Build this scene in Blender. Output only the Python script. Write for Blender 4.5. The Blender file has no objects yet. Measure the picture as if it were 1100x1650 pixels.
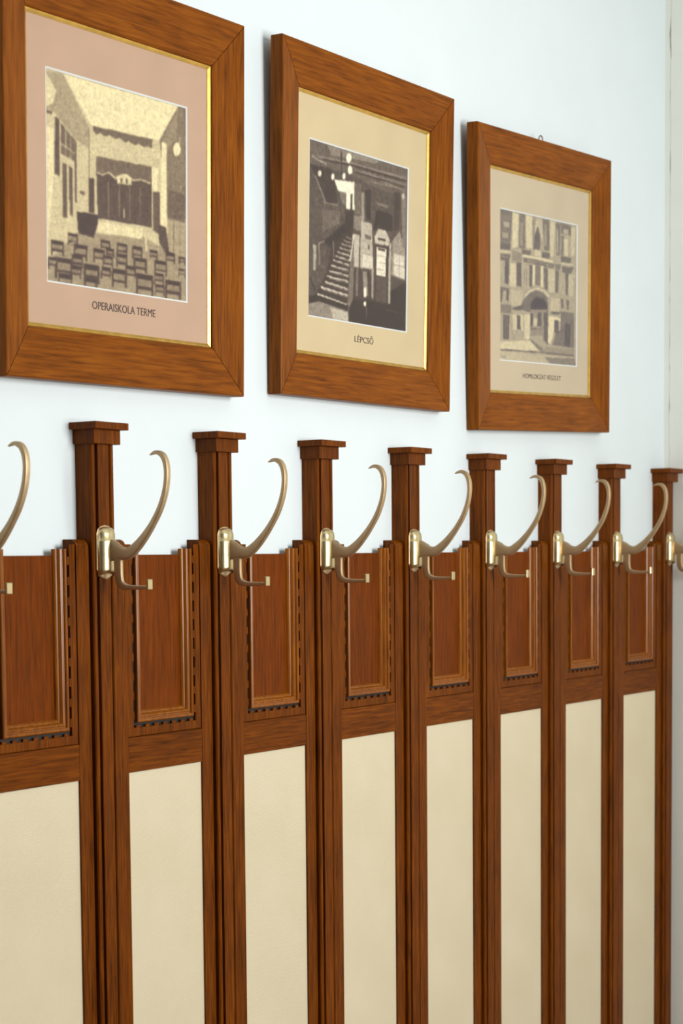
import bpy, bmesh, math, random
import numpy as np
from mathutils import Matrix, Vector

# ------------------------------------------------------------------ camera, world, lights, exposure
scene = bpy.context.scene
COL = scene.collection
EYE = 1.60                                   # camera height above the floor (m)
CAM_Y = -1.8921                              # panelling front lies at y = 0
YAW, PITCH, ROLL = 0.590186, -0.072858, -0.0087405
FOCAL_PX, SHIFT_PX = 3000.0, 1112.14 - 825.0

dirv = Vector((math.cos(PITCH) * math.cos(YAW), math.cos(PITCH) * math.sin(YAW), math.sin(PITCH)))
rgt = dirv.cross(Vector((0, 0, 1))).normalized()
upv = rgt.cross(dirv)
r2 = rgt * math.cos(ROLL) + upv * math.sin(ROLL)
u2 = upv * math.cos(ROLL) - rgt * math.sin(ROLL)
cam_data = bpy.data.cameras.new('camera')
cam = bpy.data.objects.new('camera', cam_data)
COL.objects.link(cam)
M = Matrix((r2, u2, -dirv)).transposed().to_4x4()
M.translation = (0, CAM_Y, EYE)
cam.matrix_world = M
cam_data.sensor_fit = 'VERTICAL'
cam_data.sensor_height = 36.0
cam_data.lens = FOCAL_PX / 1650.0 * 36.0
cam_data.shift_y = SHIFT_PX / 1650.0
cam_data.clip_start = 0.05
cam_data.dof.use_dof = True
cam_data.dof.focus_distance = 3.15
cam_data.dof.aperture_fstop = 7.0
scene.camera = cam

world = bpy.data.worlds.new('room_daylight')
scene.world = world
world.use_nodes = True
wbg = world.node_tree.nodes['Background']
wbg.inputs['Color'].default_value = (1.0, 0.99, 0.97, 1)
wbg.inputs['Strength'].default_value = 0.06

def area_light(name, loc, target, sx, sy, power, color):
    ld = bpy.data.lights.new(name, 'AREA')
    ld.shape = 'RECTANGLE'; ld.size = sx; ld.size_y = sy; ld.energy = power; ld.color = color
    o = bpy.data.objects.new(name, ld); COL.objects.link(o)
    o.location = loc
    o.rotation_euler = (Vector(target) - Vector(loc)).to_track_quat('-Z', 'Y').to_euler()
    return o
# daylight from the tall windows across the room, opposite the panelled wall
area_light('window_daylight', (2.55, -2.85, 1.98), (2.5, 0.0, 1.70), 1.1, 1.3, 77, (1.0, 0.98, 0.95))

vs = scene.view_settings
vs.view_transform = 'Standard'; vs.look = 'None'; vs.gamma = 1.0; vs.use_curve_mapping = False
vs.exposure = 0.0

# ------------------------------------------------------------------ helpers
def lin(r, g, b):
    f = lambda c: (c / 255) / 12.92 if c / 255 <= 0.04045 else ((c / 255 + 0.055) / 1.055) ** 2.4
    return (f(r), f(g), f(b), 1.0)

def tag(o, label=None, cat=None, group=None, kind=None):
    if label: o['label'] = label
    if cat: o['category'] = cat
    if group: o['group'] = group
    if kind: o['kind'] = kind
    return o

def empty(name, mat=None):
    o = bpy.data.objects.new(name, None); COL.objects.link(o)
    o.empty_display_size = 0.05
    if mat is not None: o.matrix_world = mat
    return o

def link(name, me, parent=None, loc=None):
    o = bpy.data.objects.new(name, me); COL.objects.link(o)
    if parent is not None: o.parent = parent
    if loc is not None: o.location = loc
    return o

def mesh(name, verts, faces, mat, smooth=False):
    me = bpy.data.meshes.new(name)
    me.from_pydata([tuple(v) for v in verts], [], [tuple(f) for f in faces])
    bm = bmesh.new(); bm.from_mesh(me)
    bmesh.ops.recalc_face_normals(bm, faces=bm.faces)
    bm.to_mesh(me); bm.free()
    if smooth:
        for p in me.polygons: p.use_smooth = True
    me.materials.append(mat)
    return me

def box_mesh(name, x0, x1, y0, y1, z0, z1, mat, bev=0.0):
    bm = bmesh.new()
    vs_ = [bm.verts.new((x, y, z)) for x in (x0, x1) for y in (y0, y1) for z in (z0, z1)]
    for f in ((0, 1, 3, 2), (4, 6, 7, 5), (0, 4, 5, 1), (2, 3, 7, 6), (0, 2, 6, 4), (1, 5, 7, 3)):
        bm.faces.new([vs_[i] for i in f])
    bmesh.ops.recalc_face_normals(bm, faces=bm.faces)
    if bev > 0:
        bmesh.ops.bevel(bm, geom=list(bm.edges), offset=bev, segments=1, affect='EDGES')
    me = bpy.data.meshes.new(name); bm.to_mesh(me); bm.free()
    me.materials.append(mat)
    return me

def prism_mesh(name, prof, z0, z1, mat):
    """closed x,y profile extruded along z"""
    n = len(prof)
    v = [(x, y, z0) for x, y in prof] + [(x, y, z1) for x, y in prof]
    f = [(i, (i + 1) % n, n + (i + 1) % n, n + i) for i in range(n)]
    f += [tuple(range(n)), tuple(range(n, 2 * n))]
    return mesh(name, v, f, mat)

def u_sweep(name, prof, half, zbot, ztop, mat):
    """closed (inset, y) profile swept down the left side, along the bottom and up the right side of an opening"""
    n = len(prof); v = []
    for sx, top in ((-1, True), (-1, False), (1, False), (1, True)):
        for s, y in prof:
            v.append((sx * (half - s), y, ztop if top else zbot + s))
    f = []
    for k in range(3):
        for i in range(n):
            j = (i + 1) % n
            f.append((k * n + i, k * n + j, (k + 1) * n + j, (k + 1) * n + i))
    f += [tuple(range(n)), tuple(range(3 * n, 4 * n))]
    return mesh(name, v, f, mat)

def catmull(pts, sub):
    out = []
    P = [pts[0]] + list(pts) + [pts[-1]]
    for i in range(1, len(P) - 2):
        p0, p1, p2, p3 = (np.array(P[k], float) for k in (i - 1, i, i + 1, i + 2))
        for j in range(sub):
            t = j / sub
            out.append(0.5 * (2 * p1 + (p2 - p0) * t + (2 * p0 - 5 * p1 + 4 * p2 - p3) * t * t + (3 * p1 - p0 - 3 * p2 + p3) * t ** 3))
    out.append(np.array(pts[-1], float))
    return out

def bar_sweep(name, secs, mat, sub=4, n=12, power=0.55):
    """sections (y, z, in-plane half thickness, half width in x), swept in the y-z plane with rounded-rectangle sections"""
    S = catmull(secs, sub); v = []; f = []
    for i, s in enumerate(S):
        a = S[max(i - 1, 0)]; b = S[min(i + 1, len(S) - 1)]
        t = np.array([b[0] - a[0], b[1] - a[1]]); t /= np.linalg.norm(t)
        nn = np.array([-t[1], t[0]])
        for k in range(n):
            ang = 2 * math.pi * (k + 0.5) / n
            c, d = math.cos(ang), math.sin(ang)
            cc = math.copysign(abs(c) ** power, c); dd = math.copysign(abs(d) ** power, d)
            p = np.array([s[0], s[1]]) + nn * s[2] * dd
            v.append((s[3] * cc, p[0], p[1]))
    m = len(S)
    for i in range(m - 1):
        for k in range(n):
            f.append((i * n + k, i * n + (k + 1) % n, (i + 1) * n + (k + 1) % n, (i + 1) * n + k))
    f += [tuple(range(n)), tuple(range((m - 1) * n, m * n))]
    return mesh(name, v, f, mat, smooth=True)

# ------------------------------------------------------------------ materials
def new_mat(name):
    m = bpy.data.materials.new(name); m.use_nodes = True
    nt = m.node_tree
    return m, nt, nt.nodes['Principled BSDF']

def node(nt, typ, **kw):
    n = nt.nodes.new(typ)
    for k, v in kw.items(): setattr(n, k, v)
    return n

def ramp(nt, stops):
    r = node(nt, 'ShaderNodeValToRGB'); e = r.color_ramp.elements
    while len(e) < len(stops): e.new(0.5)
    for el, (p, c) in zip(e, stops): el.position = p; el.color = c
    return r

def wood(name, axis, dark, mid, light, rough=0.42, coat=0.05, scale=1.0):
    m, nt, bs = new_mat(name); L = nt.links.new
    tc = node(nt, 'ShaderNodeTexCoord'); oi = node(nt, 'ShaderNodeObjectInfo')
    off = node(nt, 'ShaderNodeVectorMath', operation='SCALE'); off.inputs[0].default_value = (3.1, 5.3, 7.7)
    L(oi.outputs['Random'], off.inputs['Scale'])
    add = node(nt, 'ShaderNodeVectorMath', operation='ADD')
    L(tc.outputs['Object'], add.inputs[0]); L(off.outputs[0], add.inputs[1])
    mp = node(nt, 'ShaderNodeMapping')
    s = [240 * scale] * 3; s['xyz'.index(axis)] = 14 * scale
    mp.inputs['Scale'].default_value = s
    L(add.outputs[0], mp.inputs['Vector'])
    n1 = node(nt, 'ShaderNodeTexNoise'); n1.inputs['Scale'].default_value = 1.0
    n1.inputs['Detail'].default_value = 6; n1.inputs['Roughness'].default_value = 0.62; n1.inputs['Distortion'].default_value = 0.6
    L(mp.outputs[0], n1.inputs['Vector'])
    mp2 = node(nt, 'ShaderNodeMapping')
    s = [420 * scale] * 3; s['xyz'.index(axis)] = 16 * scale
    mp2.inputs['Scale'].default_value = s
    L(add.outputs[0], mp2.inputs['Vector'])
    n2 = node(nt, 'ShaderNodeTexNoise'); n2.inputs['Scale'].default_value = 1.0; n2.inputs['Detail'].default_value = 3
    L(mp2.outputs[0], n2.inputs['Vector'])
    n3 = node(nt, 'ShaderNodeTexNoise'); n3.inputs['Scale'].default_value = 7.0; n3.inputs['Detail'].default_value = 2
    L(add.outputs[0], n3.inputs['Vector'])
    mx = node(nt, 'ShaderNodeMath', operation='MULTIPLY_ADD'); mx.inputs[1].default_value = 0.55
    L(n2.outputs['Fac'], mx.inputs[0])
    m3 = node(nt, 'ShaderNodeMath', operation='MULTIPLY_ADD'); m3.inputs[1].default_value = 0.30; m3.inputs[2].default_value = -0.42
    L(n3.outputs['Fac'], m3.inputs[0]); L(m3.outputs[0], mx.inputs[2])
    ad = node(nt, 'ShaderNodeMath', operation='ADD'); L(n1.outputs['Fac'], ad.inputs[0]); L(mx.outputs[0], ad.inputs[1])
    r = ramp(nt, [(0.22, dark), (0.50, mid), (0.80, light)])
    L(ad.outputs[0], r.inputs['Fac'])
    L(r.outputs['Color'], bs.inputs['Base Color'])
    bs.inputs['Roughness'].default_value = rough
    bs.inputs['Specular IOR Level'].default_value = 0.07
    bs.inputs['Coat Weight'].default_value = coat; bs.inputs['Coat Roughness'].default_value = 0.22
    bp = node(nt, 'ShaderNodeBump'); bp.inputs['Strength'].default_value = 0.18; bp.inputs['Distance'].default_value = 0.0006
    L(n2.outputs['Fac'], bp.inputs['Height']); L(bp.outputs[0], bs.inputs['Normal'])
    return m

def plain(name, col, rough=0.6, metal=0.0, noise=0.0, nscale=30.0, bump=0.0, bscale=200.0, bdist=0.001, coat=0.0):
    m, nt, bs = new_mat(name); L = nt.links.new
    tc = node(nt, 'ShaderNodeTexCoord')
    bs.inputs['Roughness'].default_value = rough; bs.inputs['Metallic'].default_value = metal
    bs.inputs['Coat Weight'].default_value = coat
    n = node(nt, 'ShaderNodeTexNoise'); n.inputs['Scale'].default_value = nscale; n.inputs['Detail'].default_value = 4
    L(tc.outputs['Object'], n.inputs['Vector'])
    a = tuple(max(0, c * (1 - noise)) for c in col[:3]) + (1,); b = tuple(min(1, c * (1 + noise)) for c in col[:3]) + (1,)
    r = ramp(nt, [(0.3, a), (0.7, b)]); L(n.outputs['Fac'], r.inputs['Fac']); L(r.outputs['Color'], bs.inputs['Base Color'])
    if bump:
        n2 = node(nt, 'ShaderNodeTexNoise'); n2.inputs['Scale'].default_value = bscale; n2.inputs['Detail'].default_value = 3
        L(tc.outputs['Object'], n2.inputs['Vector'])
        bp = node(nt, 'ShaderNodeBump'); bp.inputs['Strength'].default_value = bump; bp.inputs['Distance'].default_value = bdist
        L(n2.outputs['Fac'], bp.inputs['Height']); L(bp.outputs[0], bs.inputs['Normal'])
    return m

PW = (lin(62, 29, 1), lin(102, 50, 2), lin(130, 69, 4))
M_post = wood('post_oak', 'z', *PW)
M_stile = wood('stile_oak', 'z', *PW)
M_rail = wood('rail_oak', 'x', *PW)
M_panel = wood('panel_oak', 'z', lin(72, 31, 1), lin(104, 48, 1), lin(126, 60, 3), rough=0.42)
M_mould = wood('moulding_oak', 'z', lin(94, 48, 3), lin(134, 73, 6), lin(160, 94, 14), rough=0.30, coat=0.55)
M_frame_x = wood('frame_oak_horizontal', 'x', lin(84, 43, 4), lin(126, 67, 8), lin(150, 87, 16), rough=0.42, coat=0.05, scale=0.8)
M_frame_z = wood('frame_oak_vertical', 'z', lin(84, 43, 4), lin(126, 67, 8), lin(150, 87, 16), rough=0.42, coat=0.05, scale=0.8)
M_groove_shade = plain('groove_shade_black', lin(22, 14, 9), rough=0.5, noise=0.2)  # black for the shade painted into the groove by the moulding
M_gilt = plain('worn_gilt', lin(222, 178, 92), rough=0.30, metal=1.0, noise=0.15, nscale=60)
M_brass = plain('polished_brass', lin(222, 204, 158), rough=0.30, metal=1.0, noise=0.10, nscale=90)
M_brass_dull = plain('dull_brass', lin(194, 168, 130), rough=0.50, metal=0.75, noise=0.08, nscale=70)
M_steel = plain('hanger_metal', lin(150, 140, 120), rough=0.4, metal=1.0)
M_plaster = plain('painted_plaster', lin(224, 235, 239), rough=0.75, noise=0.015, nscale=6, bump=0.25, bscale=120, bdist=0.0012)
M_ceil = plain('ceiling_paint', lin(225, 228, 226), rough=0.8, noise=0.01)
M_bevel = plain('mat_core', lin(222, 226, 226), rough=0.7)
M_ink = plain('caption_ink', lin(74, 54, 50), rough=0.8, noise=0.25, nscale=300)
M_board = plain('backing_board', lin(90, 66, 44), rough=0.9, noise=0.1)
M_floor = wood('floor_oak', 'x', lin(70, 42, 20), lin(120, 78, 42), lin(150, 102, 60), rough=0.4)

def end_wall_material():
    m = plain('cracked_plaster', lin(236, 238, 230), rough=0.75, noise=0.02, nscale=8, bump=0.3, bscale=110, bdist=0.0012)
    nt = m.node_tree; L = nt.links.new; bs = nt.nodes['Principled BSDF']
    src = bs.inputs['Base Color'].links[0].from_socket
    tc = node(nt, 'ShaderNodeTexCoord'); sp = node(nt, 'ShaderNodeSeparateXYZ'); L(tc.outputs['Object'], sp.inputs[0])
    mp = node(nt, 'ShaderNodeMapping'); mp.inputs['Scale'].default_value = (0, 0, 9); L(tc.outputs['Object'], mp.inputs['Vector'])
    wob = node(nt, 'ShaderNodeTexNoise'); wob.inputs['Detail'].default_value = 5; wob.inputs['Scale'].default_value = 1; L(mp.outputs[0], wob.inputs['Vector'])
    d = node(nt, 'ShaderNodeMath', operation='MULTIPLY_ADD'); d.inputs[1].default_value = 0.010; L(wob.outputs['Fac'], d.inputs[0]); L(sp.outputs['Y'], d.inputs[2])
    ab = node(nt, 'ShaderNodeMath', operation='ADD'); ab.inputs[1].default_value = -0.0170; L(d.outputs[0], ab.inputs[0])
    a2 = node(nt, 'ShaderNodeMath', operation='ABSOLUTE'); L(ab.outputs[0], a2.inputs[0])
    mp2 = node(nt, 'ShaderNodeMapping'); mp2.inputs['Scale'].default_value = (0, 0, 9.3); L(tc.outputs['Object'], mp2.inputs['Vector'])
    w2 = node(nt, 'ShaderNodeTexNoise'); w2.inputs['Detail'].default_value = 4; w2.inputs['Scale'].default_value = 1; L(mp2.outputs[0], w2.inputs['Vector'])
    wd = node(nt, 'ShaderNodeMapRange'); wd.inputs['From Min'].default_value = 0.50; wd.inputs['From Max'].default_value = 0.78
    wd.inputs['To Min'].default_value = 0.0003; wd.inputs['To Max'].default_value = 0.0035; L(w2.outputs['Fac'], wd.inputs['Value'])
    lt = node(nt, 'ShaderNodeMath', operation='LESS_THAN'); L(a2.outputs[0], lt.inputs[0]); L(wd.outputs[0], lt.inputs[1])
    mix = node(nt, 'ShaderNodeMixRGB'); mix.inputs[2].default_value = lin(96, 90, 80)
    k = node(nt, 'ShaderNodeMath', operation='MULTIPLY'); k.inputs[1].default_value = 0.75; L(lt.outputs[0], k.inputs[0])
    L(k.outputs[0], mix.inputs[0]); L(src, mix.inputs[1]); L(mix.outputs[0], bs.inputs['Base Color'])
    return m
M_endwall = end_wall_material()

def fabric_material():
    m, nt, bs = new_mat('woven_cream_fabric'); L = nt.links.new
    tc = node(nt, 'ShaderNodeTexCoord')
    n = node(nt, 'ShaderNodeTexNoise'); n.inputs['Scale'].default_value = 5; n.inputs['Detail'].default_value = 3; L(tc.outputs['Object'], n.inputs['Vector'])
    r = ramp(nt, [(0.3, lin(214, 203, 172)), (0.7, lin(222, 212, 184))]); L(n.outputs['Fac'], r.inputs['Fac'])
    bs.inputs['Roughness'].default_value = 0.85
    w1 = node(nt, 'ShaderNodeTexWave', wave_type='BANDS', bands_direction='X'); w1.inputs['Scale'].default_value = 130
    w2 = node(nt, 'ShaderNodeTexWave', wave_type='BANDS', bands_direction='Z'); w2.inputs['Scale'].default_value = 130
    for w in (w1, w2): w.inputs['Distortion'].default_value = 0.6; L(tc.outputs['Object'], w.inputs['Vector'])
    mu = node(nt, 'ShaderNodeMath', operation='MULTIPLY'); L(w1.outputs['Fac'], mu.inputs[0]); L(w2.outputs['Fac'], mu.inputs[1])
    mix = node(nt, 'ShaderNodeMixRGB', blend_type='MULTIPLY'); mix.inputs[2].default_value = (0.90, 0.89, 0.86, 1)
    L(mu.outputs[0], mix.inputs[0]); L(r.outputs['Color'], mix.inputs[1]); L(mix.outputs[0], bs.inputs['Base Color'])
    bp = node(nt, 'ShaderNodeBump'); bp.inputs['Strength'].default_value = 0.25; bp.inputs['Distance'].default_value = 0.0008
    L(mu.outputs[0], bp.inputs['Height']); L(bp.outputs[0], bs.inputs['Normal'])
    return m
M_fabric = fabric_material()

def glass_material():
    m = bpy.data.materials.new('picture_glass'); m.use_nodes = True
    nt = m.node_tree; nt.nodes.clear(); L = nt.links.new
    out = node(nt, 'ShaderNodeOutputMaterial'); mix = node(nt, 'ShaderNodeMixShader')
    tr = node(nt, 'ShaderNodeBsdfTransparent'); gl = node(nt, 'ShaderNodeBsdfGlossy'); gl.inputs['Roughness'].default_value = 0.03
    fr = node(nt, 'ShaderNodeLayerWeight'); fr.inputs['Blend'].default_value = 0.5
    pw = node(nt, 'ShaderNodeMath', operation='POWER'); pw.inputs[1].default_value = 5.0; L(fr.outputs['Facing'], pw.inputs[0])
    ma = node(nt, 'ShaderNodeMath', operation='MULTIPLY_ADD'); ma.inputs[1].default_value = 0.48; ma.inputs[2].default_value = 0.014; L(pw.outputs[0], ma.inputs[0])
    L(ma.outputs[0], mix.inputs[0]); L(tr.outputs[0], mix.inputs[1]); L(gl.outputs[0], mix.inputs[2]); L(mix.outputs[0], out.inputs[0])
    return m
M_glass = glass_material()

def print_material():
    m, nt, bs = new_mat('sepia_photographic_paper')
    a = node(nt, 'ShaderNodeVertexColor', layer_name='tone')
    nt.links.new(a.outputs['Color'], bs.inputs['Base Color'])
    bs.inputs['Roughness'].default_value = 0.55
    return m
M_print = print_material()

# ------------------------------------------------------------------ the room
W = 0.0262                     # plaster face of the back wall
X_END = 4.309                  # plaster face of the end wall
def struct(name, me):
    o = link(name, me); o['kind'] = 'structure'; return o
struct('wall_back', box_mesh('wall_back', -3.0, X_END + 0.15, W, W + 0.15, 0.0, 3.3, M_plaster))
struct('wall_right', box_mesh('wall_right', X_END, X_END + 0.15, -2.95, W, 0.0, 3.3, M_endwall))
struct('wall_front', box_mesh('wall_front', -3.0, X_END + 0.15, -3.10, -2.95, 0.0, 3.3, M_plaster))  # unseen opposite wall of the room, added for front fill and brass reflections
struct('floor', box_mesh('floor', -3.0, X_END + 0.15, -3.10, W + 0.15, -0.1, 0.0, M_floor))
struct('ceiling', box_mesh('ceiling', -3.0, X_END + 0.15, -3.10, W + 0.15, 3.3, 3.4, M_ceil))

# ------------------------------------------------------------------ panelling
PITCH_X = 0.30
POST1 = 2.168                  # centre of the first post seen whole
HW = 0.0258                    # half width of a post
PF = -0.0077                   # front of the posts
panelling = empty('wall_panelling', Matrix.Translation((0, 0, 0)))
tag(panelling, 'tall brown oak coat rack panelling with capped posts and cream fabric panels', 'panelling')

def post_mesh():
    c, g, d = 0.0128, 0.0044, 0.0085
    right = [(HW, W), (HW, PF + 0.0035), (HW - 0.0015, PF + 0.0015), (c + g + 0.0014, PF + 0.0010), (c + g, PF + 0.0028), (c + g - 0.0006, PF + d), (c + 0.0004, PF + d), (c, PF + 0.0006), (c - 0.0008, PF)]
    left = [(-x, y) for x, y in reversed(right)]
    return prism_mesh('post', right + left, 0.0, EYE + 0.172, M_post)
ME_post = post_mesh()
ME_neck = box_mesh('cap_neck', -0.0305, 0.0305, -0.0165, W, 0.170, 0.1918, M_post, 0.0006)
ME_cap = box_mesh('post_cap', -0.0385, 0.0385, -0.0267, W, 0.1918, 0.2025, M_post, 0.0007)

OPEN = 0.093                   # half width of the framed opening
SOUT = PITCH_X / 2 - HW        # outer edge of the stiles
Z_RAIL0, Z_RAIL1 = -0.3390, -0.2840

def stile_mesh(sx):
    x0, x1 = sorted((sx * OPEN, sx * (SOUT - 0.0032)))
    zt, ch = 0.026, 0.010
    pro = [(0.0, -EYE), (0.0, zt - ch), (0.0015, zt - ch * 0.55), (0.005, zt - 0.002), (0.010, zt), (W, zt), (W, -EYE)]
    n = len(pro)
    v = [(x0, y, z) for y, z in pro] + [(x1, y, z) for y, z in pro]
    f = [(i, (i + 1) % n, n + (i + 1) % n, n + i) for i in range(n)] + [tuple(range(n)), tuple(range(n, 2 * n))]
    # narrow rebate towards the post, so that a dark joint runs down beside it
    e0, e1 = sorted((sx * (SOUT - 0.0032), sx * SOUT)); k = len(v)
    v += [(x, y, z) for x in (e0, e1) for y in (0.011, W) for z in (-EYE, 0.022)]
    f += [tuple(k + q for q in t) for t in ((0, 1, 3, 2), (4, 6, 7, 5), (0, 4, 5, 1), (2, 3, 7, 6), (0, 2, 6, 4), (1, 5, 7, 3))]
    return mesh('stile', v, f, M_stile)
ME_stile = {s: stile_mesh(s) for s in (-1, 1)}
ME_rail = box_mesh('rail', -OPEN, OPEN, 0.0002, W, Z_RAIL0, Z_RAIL1, M_rail, 0.0007)
ME_foot = box_mesh('bottom_rail', -OPEN, OPEN, 0.0002, W, -EYE, -EYE + 0.16, M_rail, 0.0007)
ME_fab = box_mesh('fabric_panel', -OPEN, OPEN, 0.0035, 0.012, -EYE + 0.16, Z_RAIL0, M_fabric)
ME_board = box_mesh('upper_panel', -OPEN + 0.010, OPEN - 0.010, 0.0125, 0.021, Z_RAIL1 + 0.004, 0.0020, M_panel)
ME_field = u_sweep('field_board', [(0.0006, 0.0022), (0.0016, 0.0012), (0.0140, 0.0012), (0.0145, 0.0017), (0.0145, 0.0125), (0.0006, 0.0125)], OPEN, Z_RAIL1, 0.0185, M_stile)
ME_groove_shade = u_sweep('groove_shade_strip', [(0.0145, 0.0056), (0.0222, 0.0056), (0.0222, 0.0125), (0.0145, 0.0125)], OPEN, Z_RAIL1, 0.0095, M_groove_shade)  # black groove backing, its colour stands in for the shadow line beside the moulding
ME_mould = u_sweep('moulding', [(0.0222, 0.0125), (0.0222, 0.0000), (0.0230, -0.0014), (0.0246, -0.0022), (0.0266, -0.0018), (0.0280, -0.0004), (0.0286, 0.0018),
                                (0.0300, 0.0022), (0.0316, 0.0014), (0.0334, 0.0020), (0.0350, 0.0042), (0.0362, 0.0064), (0.0380, 0.0072), (0.0400, 0.0092), (0.0412, 0.0125)], OPEN, Z_RAIL1, 0.0115, M_mould)
DB, DS = 0.0100, 0.0125
ME_dentb = box_mesh('dentil', -DB / 2, DB / 2, 0.0016, 0.0058, 0.0, 0.0042, M_stile, 0.0003)
ME_dents = box_mesh('dentil', 0.0, 0.0038, 0.0016, 0.0058, -DS / 2, DS / 2, M_stile, 0.0003)

def add_post(k):
    x = POST1 + (k - 1) * PITCH_X
    p = link('post', ME_post, panelling, (x, 0, 0))
    link('cap_neck', ME_neck, p, (0, 0, EYE)); link('post_cap', ME_cap, p, (0, 0, EYE))

def add_bay(k):
    x = POST1 + (k - 0.5) * PITCH_X
    L0 = (x, 0, EYE)
    for s in (-1, 1): link('stile', ME_stile[s], panelling, L0)
    link('rail', ME_rail, panelling, L0); link('bottom_rail', ME_foot, panelling, L0)
    fb = link('fabric_panel', ME_fab, panelling, L0)
    fb['label'] = 'cream woven fabric panel'
    up = link('upper_panel', ME_board, panelling, L0)
    link('field_board', ME_field, up); link('groove_shade_strip', ME_groove_shade, up); link('moulding', ME_mould, up)
    n = 7
    for i in range(n):
        link('dentil', ME_dentb, up, ((i - (n - 1) / 2) * 0.0222, 0, Z_RAIL1 + 0.0143))
    for i in range(9):
        z = Z_RAIL1 + 0.034 + i * 0.0305
        link('dentil', ME_dents, up, (-OPEN + 0.0143, 0, z))
        link('dentil', ME_dents, up, (OPEN - 0.0143 - 0.0038, 0, z))

for k in range(-1, 9): add_post(k)
for k in range(-1, 8): add_bay(k)

# ------------------------------------------------------------------ coat hooks
def plate_mesh():
    """flat shield plate screwed to the post"""
    pts = [(0.0, -0.0355), (0.007, -0.0330), (0.0155, -0.0285), (0.0202, -0.02), (0.0198, 0.02), (0.0200, 0.034), (0.0165, 0.0415), (0.0085, 0.0462), (0.0, 0.0475)]
    out = pts + [(-x, z) for x, z in reversed(pts[1:-1])]
    n = len(out); v = []
    for y, s in ((0.0, 1.0), (-0.0012, 1.0), (-0.0020, 0.94)):
        v += [(x * s, y, z * s) for x, z in out]
    f = [(a * n + i, a * n + (i + 1) % n, (a + 1) * n + (i + 1) % n, (a + 1) * n + i) for a in (0, 1) for i in range(n)]
    f += [tuple(range(n)), tuple(range(2 * n, 3 * n))]
    return mesh('back_plate', v, f, M_brass_dull)

def socket_mesh():
    """bulging half tube, rounded over at the top and open at the bottom"""
    v = []; f = []; nu = 14
    rows = [(0.0450, 0.30, 0.10), (0.0436, 0.62, 0.46), (0.0400, 0.84, 0.76), (0.0340, 0.90, 0.90), (0.0260, 0.90, 0.92), (0.0245, 0.97, 1.0), (0.0225, 1.0, 1.03), (0.0000, 1.0, 1.02), (-0.0200, 1.0, 1.0), (-0.0285, 0.98, 0.94)]
    R, D = 0.0190, 0.0130
    outer = []
    for z, sx, sy in rows:
        row = []
        for i in range(nu + 1):
            a = math.pi * i / nu
            row.append(len(v)); v.append((-R * sx * math.cos(a), -0.0015 - D * sy * math.sin(a) ** 0.85, z + (0.006 * math.sin(a) - 0.002 if z < -0.025 else 0)))
        outer.append(row)
    inner = []
    for z, sx, sy in rows[-1:] + [(-0.008, 1.0, 1.0)]:
        row = []
        for i in range(nu + 1):
            a = math.pi * i / nu
            row.append(len(v)); v.append((-(R - 0.0022) * sx * math.cos(a), -0.0015 - (D - 0.0022) * sy * math.sin(a) ** 0.85, z + (0.006 * math.sin(a) - 0.002 if z < -0.025 else 0)))
        inner.append(row)
    allr = outer + inner
    for a, b in zip(allr[:-1], allr[1:]):
        for i in range(nu): f.append((a[i], a[i + 1], b[i + 1], b[i]))
    f.append(tuple(outer[0])); f.append(tuple(inner[-1]))
    return mesh('socket', v, f, M_brass, smooth=True)

def rel(secs): return [(y - PF, z, t, xw) for y, z, t, xw in secs]
ME_plate = plate_mesh(); ME_socket = socket_mesh()
ME_arm = bar_sweep('upper_arm', rel([(-0.016, 0.010, 0.0165, 0.0040), (-0.028, 0.0075, 0.0150, 0.0040), (-0.041, 0.0045, 0.0105, 0.0040), (-0.056, 0.0045, 0.0090, 0.0040), (-0.071, 0.0140, 0.0076, 0.0042),
    (-0.087, 0.0290, 0.0060, 0.0044), (-0.103, 0.0480, 0.0046, 0.0045), (-0.118, 0.0710, 0.0040, 0.0048), (-0.128, 0.0960, 0.0036, 0.0048), (-0.1318, 0.1190, 0.0034, 0.0048),
    (-0.1305, 0.1360, 0.0037, 0.0048), (-0.1255, 0.1475, 0.0038, 0.0048), (-0.1175, 0.1530, 0.0034, 0.0046), (-0.1090, 0.1535, 0.0024, 0.0040), (-0.1005, 0.1505, 0.0007, 0.0024)]), M_brass_dull, n=16, power=0.38)
ME_prong = bar_sweep('lower_prong', rel([(-0.0345, 0.0140, 0.0075, 0.0036), (-0.0345, -0.0100, 0.0072, 0.0036), (-0.0352, -0.0300, 0.0068, 0.0036), (-0.0390, -0.0420, 0.0060, 0.0036), (-0.0490, -0.0466, 0.0044, 0.0036),
    (-0.0620, -0.0474, 0.0036, 0.0036), (-0.0780, -0.0472, 0.0030, 0.0036), (-0.0930, -0.0468, 0.0028, 0.0036)]), M_brass_dull, n=16, power=0.32)
ME_tab = box_mesh('prong_tip', -0.0056, 0.0056, -0.0962 - PF, -0.0922 - PF, -0.0504, -0.0350, M_brass, 0.0006)

ORD = ['first', 'second', 'third', 'fourth', 'fifth', 'sixth', 'seventh', 'last']
def add_hook(k):
    x = POST1 + (k - 1) * PITCH_X
    h = empty('coat_hook', Matrix.Translation((x, PF, EYE)))
    if k == 0: lab = 'brass coat hook cut off by the left edge of the picture'
    elif k == 8: lab = 'brass coat hook on the last post at the end wall, cut by the right edge'
    else: lab = 'brass double coat hook on the %s post from the left' % ORD[k - 1]
    tag(h, lab, 'coat hook', 'brass coat hooks on the panelling posts')
    link('back_plate', ME_plate, h); link('socket', ME_socket, h); link('upper_arm', ME_arm, h)
    p = link('lower_prong', ME_prong, h); link('prong_tip', ME_tab, p)
for k in range(0, 9): add_hook(k)

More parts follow.
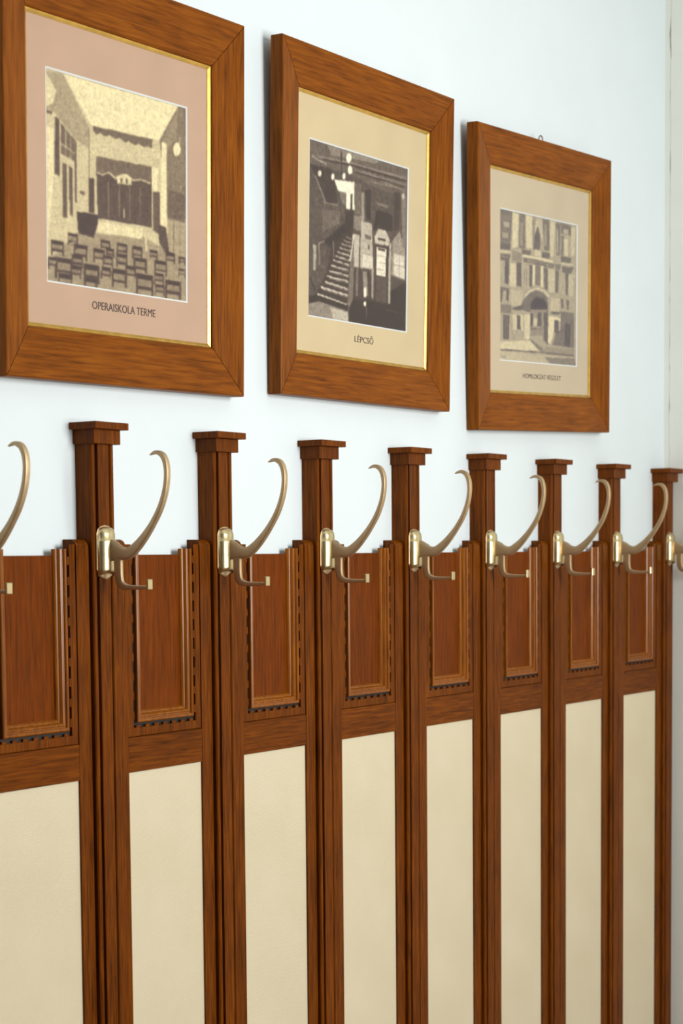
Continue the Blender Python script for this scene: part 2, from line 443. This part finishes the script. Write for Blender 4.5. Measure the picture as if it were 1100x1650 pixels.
# ------------------------------------------------------------------ framed photographs
HALL_TONES = (
    '80:0,1000 1000,1000 1000,0 0,0;90:115,995 939,996 791,799 305,784;80:0,985 115,995 288,774 295,360 200,241 4,90;66:0,985 115,995 288,774 286,666 199,6'
    '99 53,804 0,802;86:3,974 71,904 48,841 1,817;90:9,729 51,721 51,525 6,180;36:0,804 42,802 42,791 4,790;34:58,782 89,776 86,508 56,511;42:99,759 199,69'
    '1 192,591 99,615;70:127,741 126,604 133,605 134,742;70:159,715 157,598 164,598 165,716;75:97,658 191,627 196,632 101,664;36:105,571 134,571 137,317 10'
    '7,317;36:151,566 175,558 176,330 153,331;42:188,690 203,684 201,394 187,400;80:305,784 791,799 746,337 339,342;60:284,770 284,528 292,529 292,771;40:2'
    '21,458 254,458 253,442 221,444;42:316,785 743,793 742,748 707,754 683,743 637,755 614,742 568,756 545,743 499,761 476,748 432,762 398,747 365,759 337,'
    '747 318,764;30:335,643 734,655 734,351 345,343;42:335,643 734,655 733,579 338,563;50:416,531 415,352 426,353 427,532;50:496,534 492,369 501,370 505,53'
    '5;45:570,537 571,363 580,365 579,538;45:645,539 648,365 657,366 655,540;75:528,413 527,366 535,367 536,414;85:342,560 381,556 384,563 346,567;85:385,5'
    '57 424,576 420,581 381,562;85:419,575 469,553 476,559 425,582;85:475,553 521,578 516,583 470,559;85:518,577 558,583 559,590 518,584;85:555,583 595,563'
    ' 602,570 562,589;85:599,563 657,575 656,582 598,570;85:655,575 725,567 729,574 659,582;85:478,569 541,592 587,573 586,540 483,534;40:507,563 524,563 5'
    '23,542 506,542;40:543,566 560,567 560,543 543,542;28:282,528 321,533 323,364 284,363;90:734,655 782,654 780,538 738,540;36:744,533 797,536 799,319 746'
    ',337;50:939,996 1000,998 995,404 855,411 797,800;58:939,984 923,828 849,752 814,795;90:812,795 850,791 849,357 800,359;40:860,561 992,554 992,415 861,'
    '419;66:853,410 995,408 998,220 852,236;50:900,404 900,250 906,250 906,405;50:949,406 949,247 955,248 955,407;93:958,781 954,762 943,748 928,741 913,74'
    '3 903,755 899,772 904,790 915,805 929,812 944,810 954,798;80:951,841 944,807 951,808 958,841;62:4,90 200,256 674,292 852,253 995,224 1000,0 0,0;88:339'
    ',327 663,331 662,283 337,276;20:200,356 350,358 344,312 315,243 211,254;85:680,313 690,226 702,228 692,315;85:685,315 780,310 782,316 688,321;30:782,3'
    '73 842,365 875,206 792,278;16:364,241 432,241 431,227 364,226;28:364,237 372,237 371,183 363,183;28:424,239 432,239 431,187 422,187;25:372,209 424,209'
    ' 424,201 372,200;55:374,226 422,226 422,211 374,211;16:480,242 554,243 553,228 480,227;28:480,238 489,238 488,180 479,180;28:545,241 554,241 552,185 5'
    '44,185;25:488,208 545,209 545,199 488,199;55:491,227 543,227 543,211 491,210;16:588,239 665,240 665,224 588,223;28:588,235 597,235 596,175 587,175;28:'
    '656,237 665,237 664,179 654,179;25:597,203 656,204 656,194 596,194;55:599,222 654,223 653,206 599,206;16:139,245 206,246 206,232 139,231;28:139,241 14'
    '7,241 146,187 138,187;28:198,243 206,244 205,191 197,191;25:147,213 199,213 199,205 146,204;55:149,230 197,231 196,215 149,215;16:28,199 113,200 112,1'
    '81 27,181;28:28,194 38,194 36,124 26,124;28:102,197 113,197 111,130 101,130;25:37,158 103,158 103,147 37,147;55:40,180 100,180 100,161 40,160;16:180,1'
    '98 272,198 271,179 180,178;28:180,193 191,193 189,118 178,118;28:261,195 272,195 270,124 259,124;25:190,154 262,154 261,142 190,142;55:193,177 258,178'
    ' 258,157 193,157;16:312,193 392,193 392,176 312,176;28:312,188 322,188 320,124 311,124;28:383,190 392,191 391,129 381,129;25:321,155 384,155 383,145 3'
    '21,144;55:324,175 381,175 380,157 324,157;16:475,187 557,188 557,171 474,170;28:475,183 484,183 483,118 473,118;28:547,185 557,185 556,122 546,122;25:'
    '484,149 548,149 548,139 483,138;55:487,169 545,170 545,151 486,151;16:600,186 698,187 697,166 599,166;28:600,181 611,181 610,104 598,104;28:686,183 69'
    '8,183 696,109 684,109;25:610,140 687,141 687,129 610,128;55:614,165 684,165 683,144 613,143;16:755,191 851,191 850,172 754,171;28:755,185 766,185 765,'
    '111 753,111;28:839,188 851,188 849,117 838,117;25:765,147 840,147 840,135 765,135;55:769,170 837,170 836,150 768,150;16:840,239 912,240 912,225 839,22'
    '4;28:839,235 848,235 847,179 838,179;28:903,237 912,237 911,183 902,183;25:848,206 904,206 904,197 847,197;55:850,224 902,224 901,208 850,208;16:943,2'
    '29 992,229 992,219 942,219;28:943,226 948,226 948,188 942,188;28:986,227 992,228 991,191 985,191;25:948,206 987,207 986,201 948,200;55:950,218 985,219'
    ' 985,208 950,208;16:53,120 169,120 168,96 53,96;28:53,114 67,114 65,19 51,19;28:155,116 169,116 167,25 153,25;25:66,64 156,64 156,49 65,49;55:70,94 15'
    '2,94 151,68 69,68;16:246,110 356,110 356,86 245,87;28:246,104 259,104 257,15 244,15;28:343,106 356,106 354,20 341,20;25:258,57 344,57 343,43 257,43;55'
    ':262,85 340,85 339,60 261,60;16:443,111 551,111 551,88 443,88;28:443,105 456,105 454,19 441,19;28:538,107 551,107 550,24 536,24;25:455,60 539,59 539,4'
    '6 455,46;55:459,87 536,87 535,63 458,63;16:618,106 747,106 747,79 617,80;28:618,99 633,99 631,-2 616,-2;28:731,102 747,102 745,4 729,4;25:632,46 733,4'
    '6 733,30 632,30;55:636,78 728,78 728,50 636,50;16:837,100 959,99 958,75 836,75;28:837,93 851,93 849,-1 835,0;28:944,95 959,95 957,5 942,5;25:850,44 94'
    '5,44 945,29 850,29;55:854,74 941,73 940,47 854,48;16:939,167 993,168 993,157 939,157;28:939,164 945,164 945,123 938,123;28:987,166 993,166 992,126 986'
    ',126;25:945,143 987,143 987,136 945,136;55:947,156 985,156 985,144 947,144;16:75,45 165,45 164,25 75,26;28:75,40 86,40 84,-34 73,-34;28:154,42 165,42 '
    '163,-29 152,-29;25:85,1 155,1 155,-11 84,-10;55:88,25 152,24 151,4 87,4;16:247,42 340,41 340,22 247,22;28:247,37 258,37 257,-38 246,-38;28:329,38 340,'
    '38 338,-34 327,-34;25:257,-3 330,-3 329,-15 257,-14;55:261,21 327,21 326,0 260,0;16:753,125 825,125 825,110 753,110;28:753,121 762,121 761,65 752,65;2'
    '8:817,123 825,123 824,69 816,69;25:761,92 817,92 817,83 761,83;55:764,109 815,109 815,94 764,94;16:5,116 68,116 68,102 5,102;28:5,112 12,112 11,60 4,6'
    '0;28:60,114 68,114 67,64 59,64;25:12,85 61,85 61,77 11,77;55:14,102 59,101 59,87 14,87;16:165,145 241,146 241,129 165,129;28:165,141 174,141 173,79 16'
    '4,79;28:232,143 241,143 240,84 230,84;25:173,109 233,109 232,99 173,99;55:176,128 230,128 230,111 176,111;16:377,168 449,169 449,154 377,153;28:377,16'
    '4 386,164 385,107 376,107;28:441,166 449,166 448,111 439,111;25:385,134 441,134 441,125 385,125;55:388,152 439,153 439,137 387,136;16:153,94 229,94 22'
    '9,78 153,78;28:153,90 162,90 161,28 152,28;28:220,92 229,92 228,32 218,32;25:161,58 220,57 220,48 161,48;55:164,77 218,77 217,60 164,60;16:541,135 615'
    ',135 615,120 541,120;28:541,131 550,131 548,72 540,72;28:606,133 615,133 614,76 605,76;25:549,100 607,100 607,91 549,91;55:552,119 604,119 604,103 551'
    ',103;16:367,109 435,109 434,94 367,94;28:367,105 375,105 374,51 366,51;28:426,106 434,106 433,54 425,54;25:375,77 427,76 427,68 374,68;55:377,94 425,9'
    '4 424,79 377,79;16:758,69 830,69 830,54 758,54;28:758,65 767,65 766,9 757,9;28:822,66 830,66 829,13 820,13;25:766,36 822,36 822,27 766,27;55:769,54 82'
    '0,53 820,38 768,38;16:720,237 780,238 779,225 720,225;28:720,234 727,234 726,188 719,188;28:772,236 780,236 779,191 771,191;25:727,210 773,210 773,203'
    ' 727,202;55:729,224 771,225 771,212 729,211;16:403,205 459,206 459,194 403,194;28:403,202 410,202 409,157 402,157;28:452,204 459,204 458,161 451,161;2'
    '5:409,179 453,179 453,172 409,172;55:411,193 451,193 451,181 411,180')
STAIR_TONES = (
    '36:0,1000 1000,1000 1000,0 0,0;42:0,1000 1000,1000 1001,818 602,831 411,869 -1,857;56:175,994 345,995 713,1005 657,971 411,958 214,941;58:96,911 410,9'
    '26 413,935 99,920;58:409,926 983,932 988,942 414,936;55:436,893 984,892 988,901 440,901;52:600,851 970,866 973,874 603,859;55:599,890 983,852 990,860 '
    '605,898;24:96,897 410,915 413,923 99,905;24:409,915 984,917 988,925 413,923;25:436,881 970,878 974,886 440,889;26:-1,857 213,865 239,808 277,669 147,6'
    '63 59,800;72:19,903 95,887 100,892 24,908;72:96,887 166,884 170,890 99,892;65:69,920 159,876 164,880 75,924;60:19,919 56,896 62,899 25,922;95:239,808 '
    '438,827 444,664 364,659 351,746 278,750;50:288,751 360,748 360,674 311,686;95:357,744 404,751 397,663 360,659;30:403,751 422,754 421,661 402,658;98:40'
    '9,961 405,947 395,935 382,928 369,930 359,938 355,951 359,966 369,978 382,984 395,983 405,974;98:419,893 416,880 407,869 395,863 383,864 374,872 371,8'
    '85 374,899 383,910 395,915 407,914 416,906;95:352,847 350,837 344,828 335,824 326,825 320,831 318,841 320,851 327,860 335,864 344,863 350,857;95:243,8'
    '24 241,814 234,805 226,801 217,802 211,809 209,818 211,829 217,837 226,841 234,840 241,834;92:117,823 115,814 108,806 99,801 90,802 84,808 82,817 84,8'
    '27 91,835 100,839 109,838 115,833;15:302,987 308,851 315,852 309,989;62:54,798 149,670 158,674 63,802;55:132,660 275,660 279,670 136,669;45:134,623 30'
    '4,634 303,565 126,492;24:357,650 438,655 430,521 343,524;26:237,508 424,536 416,378 382,73 78,139 170,251;20:145,441 343,571 370,528 197,410;86:82,127'
    ' 372,95 378,105 88,137;55:93,119 373,85 377,92 97,126;85:115,170 379,151 385,161 120,180;55:126,162 380,142 384,149 129,169;84:154,206 382,189 387,198'
    ' 159,215;55:165,199 383,180 387,187 169,205;82:174,240 387,234 391,243 178,249;55:185,233 388,226 390,232 188,239;81:197,274 389,268 392,276 201,282;5'
    '5:208,268 389,260 392,266 211,273;80:214,307 391,300 395,308 218,315;55:225,302 392,292 395,298 228,307;79:234,342 394,332 398,339 238,349;55:245,336 '
    '395,325 398,330 248,341;78:254,368 397,360 401,367 258,375;55:265,363 397,353 400,358 268,368;76:274,394 401,388 405,395 278,401;55:285,389 402,382 40'
    '4,387 288,394;75:295,421 408,417 411,423 297,427;55:305,416 409,411 411,416 308,421;74:315,447 408,443 411,449 317,453;55:326,443 409,438 411,442 328,'
    '447;73:335,470 411,465 414,470 338,475;55:346,466 411,460 414,464 348,470;72:355,492 416,489 418,494 358,497;55:366,489 416,485 418,488 368,493;50:379'
    ',96 410,385 434,443 450,382 429,86;85:410,360 430,442 417,441 396,360;85:430,442 444,523 430,522 417,441;70:42,410 74,407 69,261 47,266;70:95,419 153,'
    '439 150,444 92,424;55:93,418 99,296 112,298 106,420;50:231,453 237,361 248,363 242,455;20:9,213 59,143 71,147 21,218;58:5,68 104,92 388,62 395,1 0,0;7'
    '6:208,69 388,58 395,3 247,2;20:5,107 78,127 382,97 388,66 104,92 7,69;55:437,632 512,636 512,549 437,554;62:512,777 541,782 544,609 512,608;45:445,820'
    ' 506,823 508,643 444,641;22:549,799 605,808 609,635 567,629;76:440,523 498,523 491,333 444,330;74:512,612 623,613 644,337 505,334;60:518,492 636,493 6'
    '38,498 520,497;60:518,421 636,422 638,426 520,426;45:547,538 616,533 613,508 560,513;40:581,480 602,483 602,451 584,453;85:533,418 637,416 638,344 533'
    ',342;30:444,322 637,329 630,150 433,127;50:467,321 464,162 486,165 489,324;20:402,83 436,135 637,151 1005,310 1000,0 402,-1;26:658,491 807,496 808,146'
    ' 658,145;78:689,587 771,588 814,538 800,502 658,497 651,538;26:686,539 771,539 771,522 686,522;90:672,479 778,482 772,309 675,313;30:689,476 764,477 7'
    '64,464 689,463;66:674,427 775,429 776,433 676,431;66:674,387 774,388 775,392 676,391;66:674,347 772,348 774,352 676,351;36:672,308 786,307 787,152 672'
    ',155;66:623,334 648,337 644,166 627,167;72:805,520 831,524 824,152 804,154;62:843,542 915,609 982,505 983,315 832,329;84:858,463 974,462 978,323 858,3'
    '32;60:915,495 916,323 923,324 922,496;60:857,395 974,395 976,399 859,400;28:856,834 921,837 908,624 857,601;52:931,823 990,824 986,505 952,517;75:970,'
    '829 968,820 962,812 953,808 944,809 938,815 935,823 938,833 944,840 953,844 962,843 968,838;50:658,746 799,745 785,726 665,731;22:665,699 842,695 842,'
    '598 785,590 700,597 637,568;60:533,314 577,320 591,177 546,164;95:576,196 574,178 568,165 560,160 553,164 547,175 545,192 547,209 553,222 560,227 568,'
    '224 574,212;97:574,127 572,119 567,112 560,109 553,111 548,116 546,124 548,132 553,139 560,141 567,140 572,135;40:567,110 567,46 581,47 581,112;30:714'
    ',116 975,104 978,111 717,122')
FACADE_TONES = (
    '70:0,1000 1000,1000 1000,0 0,0;48:0,1000 150,998 129,745 -4,740;72:43,921 120,921 116,884 49,885;68:27,846 104,846 102,809 30,809;30:9,980 134,979 137'
    ',985 12,986;88:157,991 227,991 221,768 150,754;48:241,996 312,1000 311,762 235,762;62:254,935 287,935 283,782 250,782;88:327,994 405,995 401,778 329,7'
    '71;60:405,988 449,992 432,871 408,778;80:448,977 536,986 534,858 508,878 474,939 435,871;38:474,939 508,878 506,780 418,772 435,871;46:536,994 627,996'
    ' 631,784 562,778 549,882;62:557,959 594,959 592,811 562,808;86:639,990 705,989 680,743 635,746;48:713,986 776,992 770,766 722,762;75:727,946 730,778 7'
    '45,779 742,947;46:780,993 924,985 920,919 784,921;74:817,955 885,954 885,923 817,924;50:787,906 824,910 823,771 785,768;86:824,887 877,888 877,768 828'
    ',771;82:923,979 982,980 972,785 922,780;38:-3,777 123,778 121,739 -5,734;90:1,713 134,719 136,730 3,723;40:-1,703 128,706 109,657 0,666;75:14,683 98,6'
    '83 100,689 16,689;58:150,739 270,732 269,671 148,672;42:271,758 386,761 385,731 277,725;85:437,774 518,773 524,728 429,727;40:532,767 636,769 635,731 '
    '531,729;42:298,704 694,696 679,666 298,678;94:279,713 485,712 490,726 284,726;94:484,712 676,704 683,717 491,726;75:340,687 663,681 665,686 342,692;42'
    ':785,764 925,765 922,727 782,721;88:781,704 955,710 957,720 783,714;42:797,691 965,698 922,652 803,652;50:702,698 785,706 769,658 709,661;86:126,655 1'
    '97,654 200,496 122,497;34:63,657 112,657 108,509 58,510;38:206,670 263,667 262,504 207,506;74:276,653 362,653 359,508 279,510;55:300,633 297,519 306,5'
    '19 308,633;55:328,631 326,517 334,518 337,632;36:370,665 406,665 403,513 369,515;92:410,667 439,668 437,528 410,526;50:445,668 510,666 513,535 443,534'
    ';93:516,671 548,670 543,522 516,527;42:554,662 607,659 605,511 565,516;82:619,660 701,656 700,497 617,506;42:709,653 757,653 746,499 707,504;72:769,64'
    '2 837,644 844,500 768,502;40:845,649 886,649 878,493 852,499;80:894,645 960,647 955,493 893,496;45:-6,483 114,485 114,466 -6,464;40:-3,464 36,464 26,3'
    '84 -2,385;38:78,471 114,470 104,397 79,399;78:135,475 293,480 262,378 139,369;80:646,462 767,463 767,377 645,368;45:783,464 821,463 820,396 790,398;42'
    ':859,462 898,461 892,394 866,396;50:12,371 139,373 138,316 10,314;85:159,314 289,319 294,211 164,210;44:247,354 292,419 365,471 454,497 542,488 609,45'
    '5 615,137 552,157 555,346 377,341;88:321,441 388,484 373,490 306,447;88:384,482 472,506 465,516 377,492;88:465,506 554,496 561,507 472,516;88:550,497 '
    '616,463 632,472 565,505;60:385,364 600,380 597,132 559,158 537,188 381,182;20:381,360 386,399 423,437 482,453 556,447 601,411 603,376;28:384,334 415,3'
    '36 408,248 383,247;35:473,348 525,351 524,256 471,252;34:555,353 609,357 609,133 562,164;84:424,305 472,309 471,252 422,249;40:389,229 545,232 546,239'
    ' 390,237;36:143,353 225,372 288,387 293,349 160,344;88:304,320 377,325 373,154 307,158;34:38,301 116,303 111,141 40,141;60:63,299 62,144 69,144 70,300'
    ';60:88,301 86,144 94,144 95,302;36:209,310 254,309 258,213 214,215;46:782,374 970,375 969,127 672,133 719,223 781,243;93:624,335 781,329 781,305 697,3'
    '05 689,221 650,143 612,144;36:653,364 782,370 766,353 660,349;34:697,309 754,309 753,217 696,226;28:839,295 923,292 913,131 838,143;88:4,120 373,150 5'
    '96,81 2,60;50:359,157 403,156 596,81 506,83;62:596,120 969,118 972,78 521,80;78:2,62 973,58 1000,0 0,0;42:1,63 475,70 476,80 3,73;42:474,70 972,68 975'
    ',79 477,80;52:558,43 978,56 1000,0 655,0;60:7,20 78,20 80,26 9,27')

def print_mesh(tones, x0, x1, z0, z1, y, dark, light, grid=(210, 230), seed=1):
    nx, nz = grid
    U, V = np.meshgrid(np.linspace(0, 1, nx + 1), np.linspace(0, 1, nz + 1))
    T = np.full(U.shape, 0.5)
    for sh in tones.split(';'):
        t, pts = sh.split(':'); t = int(t) / 100
        P = [tuple(int(c) / 1000 for c in p.split(',')) for p in pts.split(' ')]
        inside = np.zeros(U.shape, bool)
        for (xa, ya), (xb, yb) in zip(P, P[1:] + P[:1]):
            if ya == yb: continue
            cond = ((ya > V) != (yb > V)) & (U < (xb - xa) * (V - ya) / (yb - ya) + xa)
            inside ^= cond
        T[inside] = t
    rng = np.random.RandomState(seed)
    T = T + rng.normal(0, 0.065, T.shape)
    coarse = rng.normal(0, 1, (nz // 6 + 3, nx // 6 + 3))
    T = T + 0.012 * np.kron(coarse, np.ones((6, 6)))[:nz + 1, :nx + 1]
    for _ in range(2):                                        # soften as an old contact print
        Pd = np.pad(T, 1, mode='edge')
        T = (Pd[1:-1, 1:-1] * 2 + Pd[:-2, 1:-1] + Pd[2:, 1:-1] + Pd[1:-1, :-2] + Pd[1:-1, 2:]) / 6
    T = np.clip(T, 0, 1)
    cd, cl = np.array(dark[:3]) ** (1 / 2.2), np.array(light[:3]) ** (1 / 2.2)
    col = (cd + (cl - cd) * ((T - 0.15) / 0.8).clip(0, 1)[..., None] ** 1.2) ** 2.2
    me = bpy.data.meshes.new('photograph')
    vx = np.stack([x0 + (x1 - x0) * U, np.full(U.shape, y), z0 + (z1 - z0) * V], -1).reshape(-1, 3)
    idx = np.arange((nx + 1) * (nz + 1)).reshape(nz + 1, nx + 1)
    F = np.stack([idx[:-1, :-1], idx[:-1, 1:], idx[1:, 1:], idx[1:, :-1]], -1).reshape(-1, 4)
    me.from_pydata(vx.tolist(), [], F.tolist())
    at = me.color_attributes.new('tone', 'FLOAT_COLOR', 'POINT')
    at.data.foreach_set('color', np.concatenate([col.reshape(-1, 3), np.ones((col.shape[0] * col.shape[1], 1))], 1).astype(np.float32).ravel())
    me.materials.append(M_print)
    return me

def ring_mesh(name, x0, x1, z0, z1, a0, a1, b0, b1, y0, y1, mat):
    """flat rectangular ring: outer rect at depth y0, inner rect at depth y1"""
    v = [(x0, y0, z0), (x1, y0, z0), (x1, y0, z1), (x0, y0, z1), (a0, y1, b0), (a1, y1, b0), (a1, y1, b1), (a0, y1, b1)]
    f = [(i, (i + 1) % 4, 4 + (i + 1) % 4, 4 + i) for i in range(4)]
    return mesh(name, v, f, mat)

def caption_mesh(text, x0, x1, z0, z1, y):
    cu = bpy.data.curves.new('caption', 'FONT'); cu.body = text; cu.resolution_u = 3
    o = bpy.data.objects.new('caption', cu); COL.objects.link(o)
    bpy.context.view_layer.update()
    me = bpy.data.meshes.new_from_object(o.evaluated_get(bpy.context.evaluated_depsgraph_get()))
    bpy.data.objects.remove(o); bpy.data.curves.remove(cu)
    me.name = 'caption'
    co = np.zeros(len(me.vertices) * 3); me.vertices.foreach_get('co', co); co = co.reshape(-1, 3)
    lo, hi = co.min(0), co.max(0)
    n = np.zeros_like(co)
    n[:, 0] = x0 + (co[:, 0] - lo[0]) / (hi[0] - lo[0]) * (x1 - x0)
    n[:, 2] = z0 + (co[:, 1] - lo[1]) / (hi[1] - lo[1]) * (z1 - z0)
    n[:, 1] = y
    me.vertices.foreach_set('co', n.ravel()); me.update()
    bm = bmesh.new(); bm.from_mesh(me)                        # heavier strokes: a second impression half a millimetre aside
    dup = bmesh.ops.duplicate(bm, geom=bm.verts[:] + bm.edges[:] + bm.faces[:])
    bmesh.ops.translate(bm, verts=[g for g in dup['geom'] if isinstance(g, bmesh.types.BMVert)], vec=(0.0006, -0.00002, 0))
    bm.to_mesh(me); bm.free()
    me.materials.clear(); me.materials.append(M_ink)
    return me

def framed(label, X, Z, w, h, roll, lean, inner, pr, cap, cap_box, tones, dark, light, mat_col, seed, ring=False):
    T = 0.026
    mw = Matrix.Translation((X, W - 0.003, Z + EYE)) @ Matrix.Rotation(lean / h, 4, 'X') @ Matrix.Translation((0, 0, h / 2)) @ Matrix.Rotation(-roll, 4, 'Y') @ Matrix.Translation((0, 0, -h / 2))
    g = empty('framed_photograph', mw)
    tag(g, label, 'picture', 'framed photographs above the coat hooks')
    ix0, ix1, iz0, iz1 = inner
    # profile: (fraction from outer to inner edge, outward height)
    prof = [(0.0, 0.0), (0.0, T - 0.003), (0.012, T - 0.0008), (0.035, T), (0.5, T - 0.0062), (0.965, T - 0.0135), (0.992, T - 0.0150), (1.0, T - 0.0175), (1.0, 0.0)]
    O = {'bl': (-w / 2, 0), 'br': (w / 2, 0), 'tr': (w / 2, h), 'tl': (-w / 2, h)}
    I = {'bl': (ix0, iz0), 'br': (ix1, iz0), 'tr': (ix1, iz1), 'tl': (ix0, iz1)}
    for nm, a, b, m in (('frame_rail', 'bl', 'br', M_frame_x), ('frame_stile', 'br', 'tr', M_frame_z), ('frame_rail', 'tr', 'tl', M_frame_x), ('frame_stile', 'tl', 'bl', M_frame_z)):
        v = []; n = len(prof); gap = 0.0007
        dx, dz = O[b][0] - O[a][0], O[b][1] - O[a][1]; ln = math.hypot(dx, dz); dx, dz = dx / ln, dz / ln
        for c, s in ((a, 1), (b, -1)):
            for t, o in prof:
                v.append((O[c][0] + (I[c][0] - O[c][0]) * t + s * gap * dx, -o, O[c][1] + (I[c][1] - O[c][1]) * t + s * gap * dz))
        f = [(i, (i + 1) % n, n + (i + 1) % n, n + i) for i in range(n)] + [tuple(range(n)), tuple(range(n, 2 * n))]
        link(nm, mesh(nm, v, f, m), g)
    # gilt slip, four mitred strips
    sl = 0.0062
    S = {'bl': (ix0 + sl, iz0 + sl), 'br': (ix1 - sl, iz0 + sl), 'tr': (ix1 - sl, iz1 - sl), 'tl': (ix0 + sl, iz1 - sl)}
    sp = [(0.0, 0.0088), (0.18, 0.0092), (0.45, 0.0086), (1.0, 0.0067), (1.0, 0.0050), (0.0, 0.0050)]
    for a, b in (('bl', 'br'), ('br', 'tr'), ('tr', 'tl'), ('tl', 'bl')):
        n = len(sp); v = []
        for c in (a, b):
            for t, o in sp: v.append((I[c][0] + (S[c][0] - I[c][0]) * t, -o, I[c][1] + (S[c][1] - I[c][1]) * t))
        f = [(i, (i + 1) % n, n + (i + 1) % n, n + i) for i in range(n)] + [tuple(range(n)), tuple(range(n, 2 * n))]
        s = link('gilt_slip', mesh('gilt_slip', v, f, M_gilt), g)
        s['label'] = 'thin gilt inner edge'
    px0, px1, pz0, pz1 = pr; bv = 0.0026
    M_mat = plain('mat_paper', mat_col, rough=0.85, noise=0.05, nscale=9, bump=0.15, bscale=500, bdist=0.0004)
    link('mat', ring_mesh('mat', ix0, ix1, iz0, iz1, px0 - bv, px1 + bv, pz0 - bv, pz1 + bv, -0.0054, -0.0054, M_mat), g)
    link('mat_bevel', ring_mesh('mat_bevel', px0 - bv, px1 + bv, pz0 - bv, pz1 + bv, px0, px1, pz0, pz1, -0.0054, -0.0040, M_bevel), g)
    ph = link('photograph', print_mesh(tones, px0 - 0.001, px1 + 0.001, pz0 - 0.001, pz1 + 0.001, -0.0039, dark, light, seed=seed), g)
    link('caption', caption_mesh(cap, *cap_box, -0.0056), g)
    link('backing_board', box_mesh('backing_board', ix0, ix1, -0.0034, 0.0, iz0, iz1, M_board), g)
    link('glass', box_mesh('glass', ix0 + 0.001, ix1 - 0.001, -0.0065, -0.0060, iz0 + 0.001, iz1 - 0.001, M_glass), g)
    if ring:
        v = []; f = []; R, r, n, m = 0.0085, 0.0014, 20, 6
        for i in range(n):
            a = 2 * math.pi * i / n
            for j in range(m):
                b = 2 * math.pi * j / m
                v.append(((R + r * math.cos(b)) * math.cos(a), r * math.sin(b) - 0.006, h + 0.0065 + (R + r * math.cos(b)) * math.sin(a)))
        for i in range(n):
            for j in range(m): f.append((i * m + j, ((i + 1) % n) * m + j, ((i + 1) % n) * m + (j + 1) % m, i * m + (j + 1) % m))
        link('hanging_ring', mesh('hanging_ring', v, f, M_steel, smooth=True), g)
    return g

framed('oak framed sepia photograph of a hall with rows of chairs, pinkish mat', 2.248, 0.2625, 0.5677, 0.6064, 0.012, 0.0157,
       (-0.222, 0.2140, 0.0770, 0.5300), (-0.172, 0.1545, 0.1475, 0.4525), 'OPERAISKOLA TERME', (-0.0757, 0.0745, 0.1145, 0.1265),
       HALL_TONES, lin(52, 28, 24), lin(244, 230, 178), lin(190, 158, 133), 3)
framed('oak framed dark sepia photograph of a staircase, the middle one of three', 2.9271, 0.2795, 0.5762, 0.6064, 0.0038, 0.0152,
       (-0.2200, 0.2240, 0.0760, 0.5335), (-0.1750, 0.1525, 0.1465, 0.4520), 'L\u00c9PCS\u0150', (-0.0277, 0.0357, 0.1115, 0.1265),
       STAIR_TONES, lin(36, 18, 12), lin(244, 236, 212), lin(206, 187, 147), 5)
framed('oak framed faded photograph of an arched facade, the farthest picture', 3.6233, 0.2627, 0.6108, 0.6114, 0.0395, 0.0153,
       (-0.2290, 0.2380, 0.0775, 0.5380), (-0.1750, 0.1750, 0.1480, 0.4555), 'HOMLOKZAT R\u00c9SZLET', (-0.0781, 0.0980, 0.1125, 0.1250),
       FACADE_TONES, lin(64, 54, 62), lin(226, 212, 172), lin(198, 182, 154), 8, ring=True)
